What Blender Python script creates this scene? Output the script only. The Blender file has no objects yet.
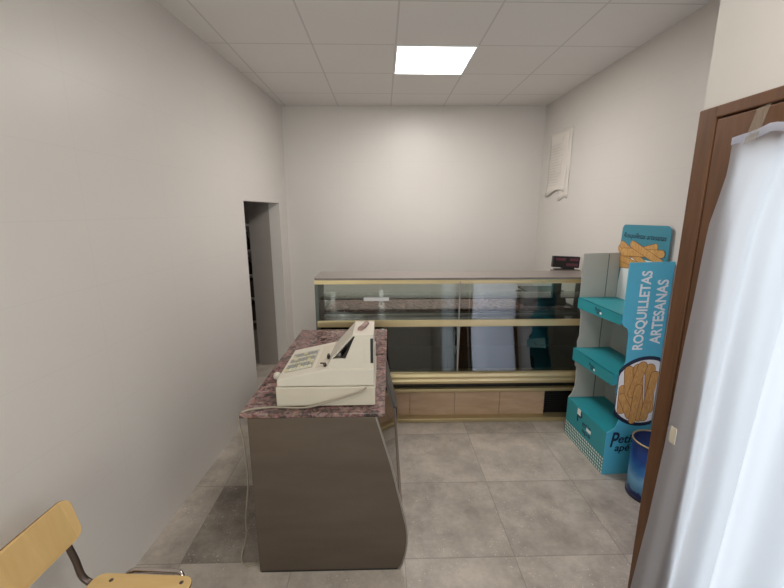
import bpy, bmesh, math, random
from mathutils import Vector, Matrix
random.seed(7)
S = bpy.context.scene
COL = S.collection
PI = math.pi

# ------------------------------------------------------------ camera, world, lights, exposure
def camera():
    cd = bpy.data.cameras.new('camera'); c = bpy.data.objects.new('camera', cd); COL.objects.link(c)
    cd.sensor_fit = 'HORIZONTAL'; cd.sensor_width = 36.0; cd.lens = 390.1 / 784 * 36.0
    cd.clip_start = 0.02; cd.clip_end = 200
    p, yaw, roll = 0.2106, -0.024, 0.0009
    m = Matrix.Rotation(yaw, 4, 'Z') @ Matrix.Rotation(-p, 4, 'X') @ Matrix.Rotation(roll, 4, 'Y')
    c.matrix_world = Matrix.Translation((0, 0, 1.8444)) @ m @ Matrix.Rotation(PI / 2, 4, 'X')
    S.camera = c
camera()
W = bpy.data.worlds.new('sky'); S.world = W; W.use_nodes = True
bg = W.node_tree.nodes['Background']
bg.inputs[0].default_value = (0.93, 0.95, 1.0, 1); bg.inputs[1].default_value = 1.1

def area(name, loc, rot, sx, sy, power, color):
    l = bpy.data.lights.new(name, 'AREA'); l.shape = 'RECTANGLE'; l.size = sx; l.size_y = sy
    l.energy = power; l.color = color
    o = bpy.data.objects.new(name, l); COL.objects.link(o); o.location = loc; o.rotation_euler = rot
    return o
# daylight entering by the shop window behind the camera, and by the glazed door
area('window_daylight', (-0.52, -1.95, 1.5), (PI / 2, 0, 0), 1.2, 1.9, 54, (1.0, 0.96, 0.91))
area('door_daylight', (1.45, 0.55, 1.25), (0, PI / 2, 0), 1.9, 1.2, 26, (0.98, 0.97, 1.0))
area('side_window_daylight', (1.52, 1.05, 1.1), (PI / 2, 0, 0), .62, 1.9, 10, (0.90, 0.93, 1.0))
area('store_room_fill', (-2.3, 5.0, 2.55), (0, 0, 0), .4, .4, 5, (1.0, 0.95, 0.90))  # added fill with no visible source, brings out the goods on the shelves
# the light of the square ceiling panel
area('ceiling_panel_light', (0.4036, 3.4117, 2.985), (0, 0, 0), 0.54, 0.54, 31, (1.0, 0.95, 0.90))
area('near_added_panel_light', (0.4036, 0.4117, 2.985), (0, 0, 0), 0.54, 0.54, 17, (1.0, 0.95, 0.90))  # added out-of-view panel that brightens the near walls
S.view_settings.view_transform = 'Standard'; S.view_settings.look = 'None'
S.view_settings.exposure = 0.0; S.view_settings.gamma = 1.0; S.view_settings.use_curve_mapping = False

# ------------------------------------------------------------ materials
def srgb(r, g, b):
    f = lambda c: (c / 255 / 12.92) if c / 255 <= 0.04045 else ((c / 255 + 0.055) / 1.055) ** 2.4
    return (f(r), f(g), f(b), 1)
def mat(name, col, rough=0.5, metal=0.0, spec=0.5, noise=0.0, nscale=8.0, bump=0.0, bscale=60.0, stretch=None, emit=None):
    m = bpy.data.materials.new(name); m.use_nodes = True
    nt = m.node_tree; b = nt.nodes['Principled BSDF']
    b.inputs['Base Color'].default_value = col; b.inputs['Roughness'].default_value = rough
    b.inputs['Metallic'].default_value = metal; b.inputs['Specular IOR Level'].default_value = spec
    tc = nt.nodes.new('ShaderNodeTexCoord'); mp = nt.nodes.new('ShaderNodeMapping')
    nt.links.new(tc.outputs['Object'], mp.inputs['Vector'])
    if stretch: mp.inputs['Scale'].default_value = stretch
    if noise > 0:
        n = nt.nodes.new('ShaderNodeTexNoise'); n.inputs['Scale'].default_value = nscale; n.inputs['Detail'].default_value = 5
        nt.links.new(mp.outputs[0], n.inputs['Vector'])
        r = nt.nodes.new('ShaderNodeValToRGB')
        r.color_ramp.elements[0].position = 0.3; r.color_ramp.elements[1].position = 0.7
        r.color_ramp.elements[0].color = tuple(c * (1 - noise) for c in col[:3]) + (1,)
        r.color_ramp.elements[1].color = tuple(min(1, c * (1 + noise)) for c in col[:3]) + (1,)
        nt.links.new(n.outputs['Fac'], r.inputs[0]); nt.links.new(r.outputs[0], b.inputs['Base Color'])
    if bump > 0:
        n2 = nt.nodes.new('ShaderNodeTexNoise'); n2.inputs['Scale'].default_value = bscale; n2.inputs['Detail'].default_value = 3
        nt.links.new(mp.outputs[0], n2.inputs['Vector'])
        bp = nt.nodes.new('ShaderNodeBump'); bp.inputs['Strength'].default_value = bump; bp.inputs['Distance'].default_value = 0.004
        nt.links.new(n2.outputs['Fac'], bp.inputs['Height']); nt.links.new(bp.outputs[0], b.inputs['Normal'])
    if emit:
        b.inputs['Emission Color'].default_value = emit[0]; b.inputs['Emission Strength'].default_value = emit[1]
    return m

def grid_mask(nt, pos, axis, size, off, width):
    """1 on joint lines of a grid along axis"""
    sep = nt.nodes.new('ShaderNodeSeparateXYZ'); nt.links.new(pos, sep.inputs[0])
    def M(op, a, b=None):
        n = nt.nodes.new('ShaderNodeMath'); n.operation = op
        for i, v in enumerate((a, b)):
            if v is None: continue
            if isinstance(v, (int, float)): n.inputs[i].default_value = v
            else: nt.links.new(v, n.inputs[i])
        return n.outputs[0]
    t = M('DIVIDE', M('SUBTRACT', sep.outputs[axis], off), size)
    fl = M('FLOOR', t); fr = M('SUBTRACT', t, fl)
    d = M('MINIMUM', fr, M('SUBTRACT', 1.0, fr))
    return M('LESS_THAN', d, width / size / 2), fl, M

def floor_mat():
    m = bpy.data.materials.new('grey_porcelain_tile'); m.use_nodes = True; nt = m.node_tree
    b = nt.nodes['Principled BSDF']; b.inputs['Roughness'].default_value = 0.42; b.inputs['Specular IOR Level'].default_value = 0.4
    tc = nt.nodes.new('ShaderNodeTexCoord'); pos = tc.outputs['Object']
    gx, fx, M = grid_mask(nt, pos, 0, 0.6, 0.7101, 0.005)
    gy, fy, _ = grid_mask(nt, pos, 1, 0.6, 2.364, 0.006)
    j = M('MAXIMUM', gx, gy)
    cb = nt.nodes.new('ShaderNodeCombineXYZ'); nt.links.new(fx, cb.inputs[0]); nt.links.new(fy, cb.inputs[1])
    wn = nt.nodes.new('ShaderNodeTexWhiteNoise'); wn.noise_dimensions = '3D'; nt.links.new(cb.outputs[0], wn.inputs[0])
    n = nt.nodes.new('ShaderNodeTexNoise'); n.inputs['Scale'].default_value = 4.5; n.inputs['Detail'].default_value = 12; n.inputs['Roughness'].default_value = .72
    ad = nt.nodes.new('ShaderNodeVectorMath'); ad.operation = 'MULTIPLY_ADD'; nt.links.new(cb.outputs[0], ad.inputs[0])
    ad.inputs[1].default_value = (3.7, 5.3, 0); nt.links.new(pos, ad.inputs[2]); nt.links.new(ad.outputs[0], n.inputs['Vector'])
    # the tile two columns left of the counter is a darker one (x -1.09..-0.49, y 1.76..2.36)
    dark = M('MULTIPLY', M('COMPARE', fx, -3.0), M('COMPARE', fy, -1.0))
    for nd in nt.nodes:
        if nd.type == 'MATH' and nd.operation == 'COMPARE': nd.inputs[2].default_value = 0.1
    v = M('ADD', M('MULTIPLY', M('SUBTRACT', n.outputs['Fac'], 0.13), 1.05), M('MULTIPLY', wn.outputs['Value'], 0.2))
    v = M('SUBTRACT', v, M('MULTIPLY', dark, 0.17))
    r = nt.nodes.new('ShaderNodeValToRGB'); nt.links.new(v, r.inputs[0])
    r.color_ramp.elements[0].position = 0.12; r.color_ramp.elements[0].color = srgb(118, 110, 101)
    r.color_ramp.elements[1].position = 0.75; r.color_ramp.elements[1].color = srgb(199, 188, 176)
    # plaster crumbs trodden into the floor
    n2 = nt.nodes.new('ShaderNodeTexNoise'); n2.inputs['Scale'].default_value = 75; n2.inputs['Detail'].default_value = 2; nt.links.new(pos, n2.inputs['Vector'])
    n3 = nt.nodes.new('ShaderNodeTexNoise'); n3.inputs['Scale'].default_value = 3; nt.links.new(pos, n3.inputs['Vector'])
    sp = M('MULTIPLY', M('GREATER_THAN', n2.outputs['Fac'], 0.665), M('GREATER_THAN', n3.outputs['Fac'], 0.5))
    mx = nt.nodes.new('ShaderNodeMix'); mx.data_type = 'RGBA'
    nt.links.new(M('MULTIPLY', sp, 0.75), mx.inputs[0]); nt.links.new(r.outputs[0], mx.inputs[6]); mx.inputs[7].default_value = srgb(205, 198, 188)
    m2 = nt.nodes.new('ShaderNodeMix'); m2.data_type = 'RGBA'
    nt.links.new(M('MULTIPLY', j, 0.5), m2.inputs[0]); nt.links.new(mx.outputs[2], m2.inputs[6]); m2.inputs[7].default_value = srgb(112, 103, 94)
    nt.links.new(m2.outputs[2], b.inputs['Base Color'])
    bp = nt.nodes.new('ShaderNodeBump'); bp.inputs['Strength'].default_value = 0.15; bp.inputs['Distance'].default_value = 0.003
    nt.links.new(n.outputs['Fac'], bp.inputs['Height']); nt.links.new(bp.outputs[0], b.inputs['Normal'])
    return m

def panel_mat(name, col, ax, sizes, offs, width, strength, line, rough=0.5, spec=0.4):
    m = bpy.data.materials.new(name); m.use_nodes = True; nt = m.node_tree
    b = nt.nodes['Principled BSDF']; b.inputs['Roughness'].default_value = rough; b.inputs['Specular IOR Level'].default_value = spec
    pos = nt.nodes.new('ShaderNodeTexCoord').outputs['Object']
    g0, _, M = grid_mask(nt, pos, ax[0], sizes[0], offs[0], width)
    g1, _, _ = grid_mask(nt, pos, ax[1], sizes[1], offs[1], width)
    n = nt.nodes.new('ShaderNodeTexNoise'); n.inputs['Scale'].default_value = 1.3; n.inputs['Detail'].default_value = 4; nt.links.new(pos, n.inputs['Vector'])
    r = nt.nodes.new('ShaderNodeValToRGB'); nt.links.new(n.outputs['Fac'], r.inputs[0])
    r.color_ramp.elements[0].position = .3; r.color_ramp.elements[1].position = .7
    r.color_ramp.elements[0].color = tuple(c * .965 for c in col[:3]) + (1,); r.color_ramp.elements[1].color = col
    mx = nt.nodes.new('ShaderNodeMix'); mx.data_type = 'RGBA'
    nt.links.new(M('MULTIPLY', M('MAXIMUM', g0, g1), strength), mx.inputs[0]); nt.links.new(r.outputs[0], mx.inputs[6]); mx.inputs[7].default_value = line
    nt.links.new(mx.outputs[2], b.inputs['Base Color'])
    return m

def granite_mat():
    m = bpy.data.materials.new('red_granite'); m.use_nodes = True; nt = m.node_tree
    b = nt.nodes['Principled BSDF']; b.inputs['Roughness'].default_value = 0.22
    pos = nt.nodes.new('ShaderNodeTexCoord').outputs['Object']
    n = nt.nodes.new('ShaderNodeTexNoise'); n.inputs['Scale'].default_value = 24; n.inputs['Detail'].default_value = 6; n.inputs['Distortion'].default_value = 1.2; n.inputs['Roughness'].default_value = .7
    nt.links.new(pos, n.inputs['Vector'])
    r = nt.nodes.new('ShaderNodeValToRGB'); nt.links.new(n.outputs['Fac'], r.inputs[0]); e = r.color_ramp.elements
    e[0].position = .36; e[0].color = srgb(52, 47, 46); e[1].position = .72; e[1].color = srgb(176, 158, 150)
    for p, c in ((.45, srgb(92, 74, 72)), (.52, srgb(136, 102, 98)), (.6, srgb(152, 122, 116))):
        x = e.new(p); x.color = c
    v = nt.nodes.new('ShaderNodeTexVoronoi'); v.inputs['Scale'].default_value = 120; nt.links.new(pos, v.inputs['Vector'])
    mx = nt.nodes.new('ShaderNodeMix'); mx.data_type = 'RGBA'; mx.blend_type = 'MULTIPLY'; mx.inputs[0].default_value = .35
    nt.links.new(r.outputs[0], mx.inputs[6]); nt.links.new(v.outputs['Color'], mx.inputs[7])
    nt.links.new(mx.outputs[2], b.inputs['Base Color'])
    return m

def wood_mat(name, c1, c2, scale=(1, 1, 1), rough=.45, ns=6):
    m = bpy.data.materials.new(name); m.use_nodes = True; nt = m.node_tree
    b = nt.nodes['Principled BSDF']; b.inputs['Roughness'].default_value = rough
    tc = nt.nodes.new('ShaderNodeTexCoord'); mp = nt.nodes.new('ShaderNodeMapping'); mp.inputs['Scale'].default_value = scale
    nt.links.new(tc.outputs['Object'], mp.inputs[0])
    n = nt.nodes.new('ShaderNodeTexNoise'); n.inputs['Scale'].default_value = ns; n.inputs['Detail'].default_value = 7; n.inputs['Distortion'].default_value = .6
    nt.links.new(mp.outputs[0], n.inputs['Vector'])
    r = nt.nodes.new('ShaderNodeValToRGB'); r.color_ramp.elements[0].position = .3; r.color_ramp.elements[1].position = .7
    r.color_ramp.elements[0].color = c1; r.color_ramp.elements[1].color = c2
    nt.links.new(n.outputs['Fac'], r.inputs[0]); nt.links.new(r.outputs[0], b.inputs['Base Color'])
    return m

def glass_mat(name, tint=(0.93, 0.97, 0.95, 1), base_refl=0.04, boost=1.0):
    m = bpy.data.materials.new(name); m.use_nodes = True; nt = m.node_tree; nt.nodes.clear()
    out = nt.nodes.new('ShaderNodeOutputMaterial'); t = nt.nodes.new('ShaderNodeBsdfTransparent'); t.inputs[0].default_value = tint
    g = nt.nodes.new('ShaderNodeBsdfGlossy'); g.inputs['Roughness'].default_value = 0.02
    fr = nt.nodes.new('ShaderNodeFresnel'); fr.inputs[0].default_value = 1.5
    k = nt.nodes.new('ShaderNodeMath'); k.operation = 'MULTIPLY_ADD'; k.inputs[1].default_value = boost; k.inputs[2].default_value = base_refl; k.use_clamp = True
    nt.links.new(fr.outputs[0], k.inputs[0])
    mx = nt.nodes.new('ShaderNodeMixShader'); nt.links.new(k.outputs[0], mx.inputs[0]); nt.links.new(t.outputs[0], mx.inputs[1]); nt.links.new(g.outputs[0], mx.inputs[2])
    nt.links.new(mx.outputs[0], out.inputs[0])
    return m

def cloth_mat():
    m = bpy.data.materials.new('sheer_white_cloth'); m.use_nodes = True; nt = m.node_tree; nt.nodes.clear()
    out = nt.nodes.new('ShaderNodeOutputMaterial')
    d = nt.nodes.new('ShaderNodeBsdfDiffuse'); d.inputs[0].default_value = srgb(220, 221, 228)
    t = nt.nodes.new('ShaderNodeBsdfTranslucent'); t.inputs[0].default_value = srgb(224, 227, 238)
    tr = nt.nodes.new('ShaderNodeBsdfTransparent')
    a = nt.nodes.new('ShaderNodeMixShader'); a.inputs[0].default_value = .68
    b = nt.nodes.new('ShaderNodeMixShader'); b.inputs[0].default_value = .12
    nt.links.new(d.outputs[0], a.inputs[1]); nt.links.new(t.outputs[0], a.inputs[2])
    nt.links.new(a.outputs[0], b.inputs[1]); nt.links.new(tr.outputs[0], b.inputs[2]); nt.links.new(b.outputs[0], out.inputs[0])
    return m

def gingham_mat():
    m = bpy.data.materials.new('teal_gingham_print'); m.use_nodes = True; nt = m.node_tree
    b = nt.nodes['Principled BSDF']; b.inputs['Roughness'].default_value = .45
    pos = nt.nodes.new('ShaderNodeTexCoord').outputs['Object']
    gy, _, M = grid_mask(nt, pos, 1, .026, 0, .013); gz, _, _ = grid_mask(nt, pos, 2, .026, 0, .013); gx, _, _ = grid_mask(nt, pos, 0, .026, 0, .013)
    geo = nt.nodes.new('ShaderNodeNewGeometry'); sp = nt.nodes.new('ShaderNodeSeparateXYZ'); nt.links.new(geo.outputs['Normal'], sp.inputs[0])
    side = M('GREATER_THAN', M('ABSOLUTE', sp.outputs[1]), .5)
    h = M('ADD', M('MULTIPLY', side, gx), M('MULTIPLY', M('SUBTRACT', 1.0, side), gy))
    v = M('MULTIPLY', M('ADD', h, gz), .5)
    r = nt.nodes.new('ShaderNodeValToRGB'); nt.links.new(v, r.inputs[0]); r.color_ramp.interpolation = 'CONSTANT'
    e = r.color_ramp.elements; e[0].position = 0; e[0].color = srgb(232, 238, 236); e[1].position = .75; e[1].color = srgb(28, 96, 100)
    x = e.new(.3); x.color = srgb(110, 160, 158)
    nt.links.new(r.outputs[0], b.inputs['Base Color'])
    return m

M_FLOOR = floor_mat()
WALLC = srgb(213, 208, 203)
M_WALL_X = panel_mat('glazed_wall_tile_side', WALLC, (1, 2), (.6, .3), (0, .005), .003, .10, srgb(150, 146, 140), rough=.38)
M_WALL_Y = panel_mat('glazed_wall_tile_back', WALLC, (0, 2), (.6, .3), (.1, .005), .003, .10, srgb(150, 146, 140), rough=.38)
M_PLASTER = mat('cream_plaster', srgb(203, 198, 192), rough=.7, noise=.015)
M_CEIL = panel_mat('ceiling_panel', srgb(230, 227, 223), (0, 1), (.6, .6), (.1036, 3.1117), .012, .28, srgb(120, 116, 112), rough=.7, spec=.2)
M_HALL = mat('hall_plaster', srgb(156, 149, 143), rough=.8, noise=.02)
M_GRANITE = granite_mat()
M_DOORWOOD = wood_mat('brown_varnished_wood', srgb(84, 54, 32), srgb(104, 69, 43), (8, 8, .7), .5)
M_PLY = wood_mat('plywood_beech', srgb(202, 168, 112), srgb(212, 180, 124), (1, 6, 1), .45, 4)
M_PLYEDGE = mat('plywood_edge', srgb(120, 78, 46), .6)
M_STEEL = mat('brushed_steel_dull', srgb(112, 100, 90), rough=.5, metal=.75, noise=.10, nscale=2.5, bump=.03, bscale=5, stretch=(1, 1, 5))
M_STEEL2 = mat('satin_steel_trim', srgb(170, 168, 165), rough=.32, metal=.9)
M_CHROME = mat('chrome_tube', srgb(190, 180, 175), rough=.18, metal=1)
M_TUBE = mat('brown_grey_tube', srgb(92, 80, 76), rough=.3, metal=.7)
M_GOLD = mat('gold_anodised', srgb(226, 206, 160), rough=.38, metal=.65)
M_GOLD2 = mat('gold_anodised_dull', srgb(196, 178, 136), rough=.42, metal=.65)
M_LAMINATE = wood_mat('beige_laminate', srgb(172, 142, 114), srgb(190, 160, 132), (1, 1, 5), .35, 4)
M_DARK = mat('dark_interior', srgb(74, 80, 74), rough=.5, noise=.1)
M_BLACK = mat('black_plastic', srgb(24, 24, 26), rough=.4)
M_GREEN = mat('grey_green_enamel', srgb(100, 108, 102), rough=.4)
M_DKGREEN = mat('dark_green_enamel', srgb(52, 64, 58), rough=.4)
M_CREAM = mat('cream_plastic', srgb(208, 200, 186), rough=.42, noise=.02)
M_CREAM2 = mat('aged_cream_plastic', srgb(198, 189, 172), rough=.45, noise=.04, nscale=5)
M_CABLE = mat('grey_cream_cable', srgb(156, 146, 130), rough=.5)
M_KEYA = mat('cream_keys', srgb(214, 208, 190), .5)
M_KEYG = mat('grey_keys', srgb(150, 150, 144), .5)
M_KEYY = mat('yellow_keys', srgb(204, 196, 150), .5)
M_TEAL = mat('teal_card', srgb(40, 146, 158), rough=.4, noise=.02)
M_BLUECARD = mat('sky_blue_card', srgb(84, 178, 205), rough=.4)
M_HEADER = mat('petrol_blue_card', srgb(58, 136, 156), rough=.4)
M_GREYCARD = mat('grey_card', srgb(184, 180, 172), rough=.6, noise=.02)
M_GINGHAM = gingham_mat()
M_WHITEP = mat('white_print', srgb(235, 236, 236), .5)
M_NAVYP = mat('navy_print', srgb(22, 34, 62), .5)
M_STICK = wood_mat('breadstick_print', srgb(188, 134, 72), srgb(216, 170, 104), (6, 6, 2), .5, 14)
M_STICKD = mat('breadstick_outline_print', srgb(130, 80, 42), .5)  # darker printed outline round each breadstick
M_PAPER = mat('off_white_paper', srgb(220, 214, 206), rough=.8, noise=.02)
M_INK = mat('faded_ink', srgb(208, 202, 195), .8)
M_BULB = mat('lit_diffuser', (1, 1, 1, 1), .5, emit=((1.0, .99, .97, 1), 6.0))
M_GLASS = glass_mat('clear_glass')
M_GLASSC = glass_mat('case_glass', (0.84, 0.89, 0.86, 1), .05, 1.1)
M_GLASSD = glass_mat('smoked_green_glass', (0.62, 0.68, 0.64, 1), .08, 1.2)
M_CLOTH = cloth_mat()
M_TAPE = glass_mat('clear_tape', (0.86, 0.80, 0.66, 1), .06)
def tape_mat():
    nt = M_TAPE.node_tree; nt.nodes.clear(); o = nt.nodes.new('ShaderNodeOutputMaterial'); a = nt.nodes.new('ShaderNodeBsdfTransparent'); b = nt.nodes.new('ShaderNodeBsdfPrincipled')
    b.inputs['Base Color'].default_value = srgb(150, 138, 122); b.inputs['Roughness'].default_value = .25
    m = nt.nodes.new('ShaderNodeMixShader'); m.inputs[0].default_value = .27
    nt.links.new(a.outputs[0], m.inputs[1]); nt.links.new(b.outputs[0], m.inputs[2]); nt.links.new(m.outputs[0], o.inputs[0])
tape_mat()
M_PAVE = mat('pavement', srgb(150, 148, 144), .8, noise=.1)

# ------------------------------------------------------------ mesh helpers
class MB:
    def __init__(s): s.bm = bmesh.new()
    def box(s, x0, x1, y0, y1, z0, z1, m=0):
        v = [s.bm.verts.new(p) for p in ((x0,y0,z0),(x1,y0,z0),(x1,y1,z0),(x0,y1,z0),(x0,y0,z1),(x1,y0,z1),(x1,y1,z1),(x0,y1,z1))]
        for f in ((0,3,2,1),(4,5,6,7),(0,1,5,4),(1,2,6,5),(2,3,7,6),(3,0,4,7)):
            s.bm.faces.new([v[i] for i in f]).material_index = m
        return s
    def prism(s, pts, ax, a0, a1, m=0):
        """pts 2D outline, extruded along axis ax from a0 to a1"""
        def P(p, a): return {0: (a, p[0], p[1]), 1: (p[0], a, p[1]), 2: (p[0], p[1], a)}[ax]
        A = [s.bm.verts.new(P(p, a0)) for p in pts]; B = [s.bm.verts.new(P(p, a1)) for p in pts]
        n = len(pts); fs = [s.bm.faces.new(A), s.bm.faces.new(B[::-1])]
        for i in range(n): fs.append(s.bm.faces.new((A[i], B[i], B[(i+1) % n], A[(i+1) % n])))
        for f in fs: f.material_index = m
        return s
    def hexa(s, P, m=0):
        """8 corner points, bottom ring then top ring"""
        v = [s.bm.verts.new(p) for p in P]
        for f in ((0,3,2,1),(4,5,6,7),(0,1,5,4),(1,2,6,5),(2,3,7,6),(3,0,4,7)):
            s.bm.faces.new([v[i] for i in f]).material_index = m
        return s
    def tube(s, pts, r, seg=10, m=0, r2=None):
        pts = [Vector(p) for p in pts]; rings = []; up = None; n = len(pts)
        for i, p in enumerate(pts):
            d = (pts[min(i+1, n-1)] - pts[max(i-1, 0)]).normalized()
            if up is None: up = Vector((0,0,1)) if abs(d.z) < .9 else Vector((1,0,0))
            a = d.cross(up).normalized(); b = a.cross(d).normalized(); up = b
            rr = r if r2 is None else r + (r2 - r) * i / (n - 1)
            rings.append([s.bm.verts.new(p + a*rr*math.cos(2*PI*k/seg) + b*rr*math.sin(2*PI*k/seg)) for k in range(seg)])
        for i in range(n-1):
            for k in range(seg):
                f = s.bm.faces.new((rings[i][k], rings[i][(k+1)%seg], rings[i+1][(k+1)%seg], rings[i+1][k])); f.smooth = True; f.material_index = m
        s.bm.faces.new(rings[0][::-1]).material_index = m; s.bm.faces.new(rings[-1]).material_index = m
        return s
    def lathe(s, c, prof, seg=32, m=0, closed=False):
        rings = [[s.bm.verts.new((c[0]+r*math.cos(2*PI*k/seg), c[1]+r*math.sin(2*PI*k/seg), c[2]+z)) for k in range(seg)] for r, z in prof]
        n = len(rings)
        for i in range(n if closed else n-1):
            j = (i+1) % n
            for k in range(seg):
                f = s.bm.faces.new((rings[i][k], rings[i][(k+1)%seg], rings[j][(k+1)%seg], rings[j][k])); f.smooth = True; f.material_index = m
        if not closed:
            s.bm.faces.new(rings[0][::-1]).material_index = m; s.bm.faces.new(rings[-1]).material_index = m
        return s
    def obj(s, name, mats, parent=None, bevel=0, xf=None, label=None, solid=0, smooth=False):
        bm = s.bm
        bmesh.ops.recalc_face_normals(bm, faces=bm.faces)
        if xf is not None: bm.transform(xf)
        me = bpy.data.meshes.new(name); bm.to_mesh(me); bm.free()
        for m in (mats if isinstance(mats, (list, tuple)) else [mats]): me.materials.append(m)
        o = bpy.data.objects.new(name, me); COL.objects.link(o)
        if smooth:
            for p in me.polygons: p.use_smooth = True
        if parent: attach(o, parent)
        if solid:
            q = o.modifiers.new('solid', 'SOLIDIFY'); q.thickness = solid; q.offset = 0
        if bevel:
            q = o.modifiers.new('bevel', 'BEVEL'); q.width = bevel; q.segments = 3; q.limit_method = 'ANGLE'; q.angle_limit = .6
        if label: o['label'] = label
        return o
def world_of(o):
    m = o.matrix_basis.copy()
    return m if o.parent is None else world_of(o.parent) @ m
def attach(o, parent):
    """parent while keeping coordinates given in the world"""
    o.parent = parent; o.matrix_parent_inverse = Matrix.Identity(4)
    o.matrix_basis = world_of(parent).inverted() @ o.matrix_basis
def thing(name, loc, label, cat, group=None, rz=0):
    o = bpy.data.objects.new(name, None); COL.objects.link(o); o.location = loc; o.rotation_euler = (0, 0, rz)
    o.empty_display_size = .1
    return tag(o, label, cat, group)
def tag(o, label, cat, group=None):
    o['label'] = label; o['category'] = cat
    if group: o['group'] = group
    return o
def struct(name, mb, mats, **k):
    o = mb.obj(name, mats, **k)
    if o.parent is None: o['kind'] = 'structure'
    return o
def rrect(x0, x1, y0, y1, r, n=6):
    out = []
    for cx, cy, a in ((x1-r, y1-r, 0), (x0+r, y1-r, 90), (x0+r, y0+r, 180), (x1-r, y0+r, 270)):
        for k in range(n+1):
            t = math.radians(a + 90*k/n); out.append((cx + r*math.cos(t), cy + r*math.sin(t)))
    return out
def smooth_path(pts, n=8):
    P = [Vector(p) for p in pts]; P = [P[0]*2 - P[1]] + P + [P[-1]*2 - P[-2]]; out = []
    for i in range(1, len(P)-2):
        for k in range(n):
            t = k/n; a, b, c, d = P[i-1], P[i], P[i+1], P[i+2]
            out.append(.5*((2*b) + (c-a)*t + (2*a-5*b+4*c-d)*t*t + (3*b-a-3*c+d)*t**3))
    out.append(P[-2]); return out
def text(name, s, width, height, xf, m, parent, shear=0, depth=.0006, bold=0.0):
    """lettering as a mesh fitted to width x height, lower-left corner at the origin of xf"""
    cu = bpy.data.curves.new(name, 'FONT'); cu.body = s; cu.extrude = depth; cu.shear = shear; cu.offset = bold; cu.resolution_u = 4
    t = bpy.data.objects.new(name + '_src', cu); COL.objects.link(t); bpy.context.view_layer.update()
    me = bpy.data.meshes.new_from_object(t); bpy.data.objects.remove(t)
    xs = [v.co.x for v in me.vertices]; ys = [v.co.y for v in me.vertices]
    sx = width/(max(xs)-min(xs)); sy = height/(max(ys)-min(ys))
    for v in me.vertices: v.co = xf @ Vector(((v.co.x-min(xs))*sx, (v.co.y-min(ys))*sy, v.co.z))
    me.materials.clear(); me.materials.append(m)
    o = bpy.data.objects.new(name, me); COL.objects.link(o)
    if parent: attach(o, parent)
    return o
def basis(o, ux, uy):
    ux = Vector(ux).normalized(); uy = Vector(uy).normalized(); uz = ux.cross(uy)
    m = Matrix((ux, uy, uz)).transposed().to_4x4(); m.translation = Vector(o); return m

# ------------------------------------------------------------ the setting
H = 3.0097
lx = lambda y: -1.1479 + .057 * (y - 4.7847)
yb = lambda x: 4.7847 - .0225 * x
YF = -1.8
XR = 1.877; XN = 1.03; YN = 1.32
struct('floor', MB().box(-4.5, 4.0, YF-.1, 8.0, -.1, 0), M_FLOOR)
struct('ceiling', MB().box(-1.75, 2.1, YF-.1, 5.0, H, H+.1), M_CEIL)
# left wall in skewed slices round the doorway
mb = MB()
def lw(y0, y1, z0, z1, t=.12):
    mb.hexa([(lx(y0)-t, y0, z0), (lx(y0), y0, z0), (lx(y1), y1, z0), (lx(y1)-t, y1, z0),
             (lx(y0)-t, y0, z1), (lx(y0), y0, z1), (lx(y1), y1, z1), (lx(y1)-t, y1, z1)])
lw(YF, 3.547, 0, H); lw(3.547, 4.535, 1.93, H); lw(4.535, 4.95, 0, H)
struct('wall_left', mb, M_WALL_X)
struct('wall_back', MB().hexa([(-1.45, yb(-1.45), 0), (2.0, yb(2.0), 0), (2.0, 5.0, 0), (-1.45, 5.0, 0), (-1.45, yb(-1.45), H), (2.0, yb(2.0), H), (2.0, 5.0, H), (-1.45, 5.0, H)]), M_WALL_Y)
struct('wall_right', MB().box(XR, XR+.12, YN-.12, 5.0, 0, H), M_WALL_X)
mb = MB(); wx0, wx1, wz0, wz1 = 1.17, 1.85, .08, 2.10
for q in ((XN+.12, wx0, 0, H), (wx1, XR, 0, H), (wx0, wx1, 0, wz0), (wx0, wx1, wz1, H)): mb.box(q[0], q[1], YN-.12, YN, q[2], q[3])
struct('wall_corner', mb, M_PLASTER)
mb = MB()
for q in ((wx0, wx0+.04, wz0, wz1), (wx1-.04, wx1, wz0, wz1), (wx0+.04, wx1-.04, wz0, wz0+.05), (wx0+.04, wx1-.04, wz1-.05, wz1)): mb.box(q[0], q[1], YN-.09, YN-.03, q[2], q[3])
w2 = struct('window_2', mb, M_DOORWOOD, bevel=.003)
MB().box(wx0+.04, wx1-.04, YN-.062, YN-.058, wz0+.05, wz1-.05).obj('frosted_pane', M_CLOTH, w2)
DZ = 2.155   # top of door frame
mb = MB(); mb.box(XN, XN+.12, YF, YN, DZ, H); mb.box(XN, XN+.12, YF, .10, 0, DZ)
struct('wall_right_near', mb, M_PLASTER)
mb = MB(); t0 = YF-.12
mb.box(lx(YF)-.12, -1.15, t0, YF, 0, H); mb.box(.10, XN+.12, t0, YF, 0, H); mb.box(-1.15, .10, t0, YF, 0, .45); mb.box(-1.15, .10, t0, YF, 2.55, H)
struct('wall_front', mb, M_PLASTER)
mb = MB()
for a, b in ((-1.15, -1.09), (-.555, -.495), (.04, .10)): mb.box(a, b, t0+.03, YF-.02, .45, 2.55)
mb.box(-1.15, .10, t0+.03, YF-.02, .45, .52); mb.box(-1.15, .10, t0+.03, YF-.02, 2.48, 2.55)
w1 = struct('window_1', mb, M_DOORWOOD, bevel=.004)
MB().box(-1.09, .04, t0+.06, t0+.066, .52, 2.48).obj('glass_pane', M_GLASS, w1)
struct('pavement', MB().box(XN+.12, 9, -6, 1.19, -.12, -.02), M_PAVE)
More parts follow.
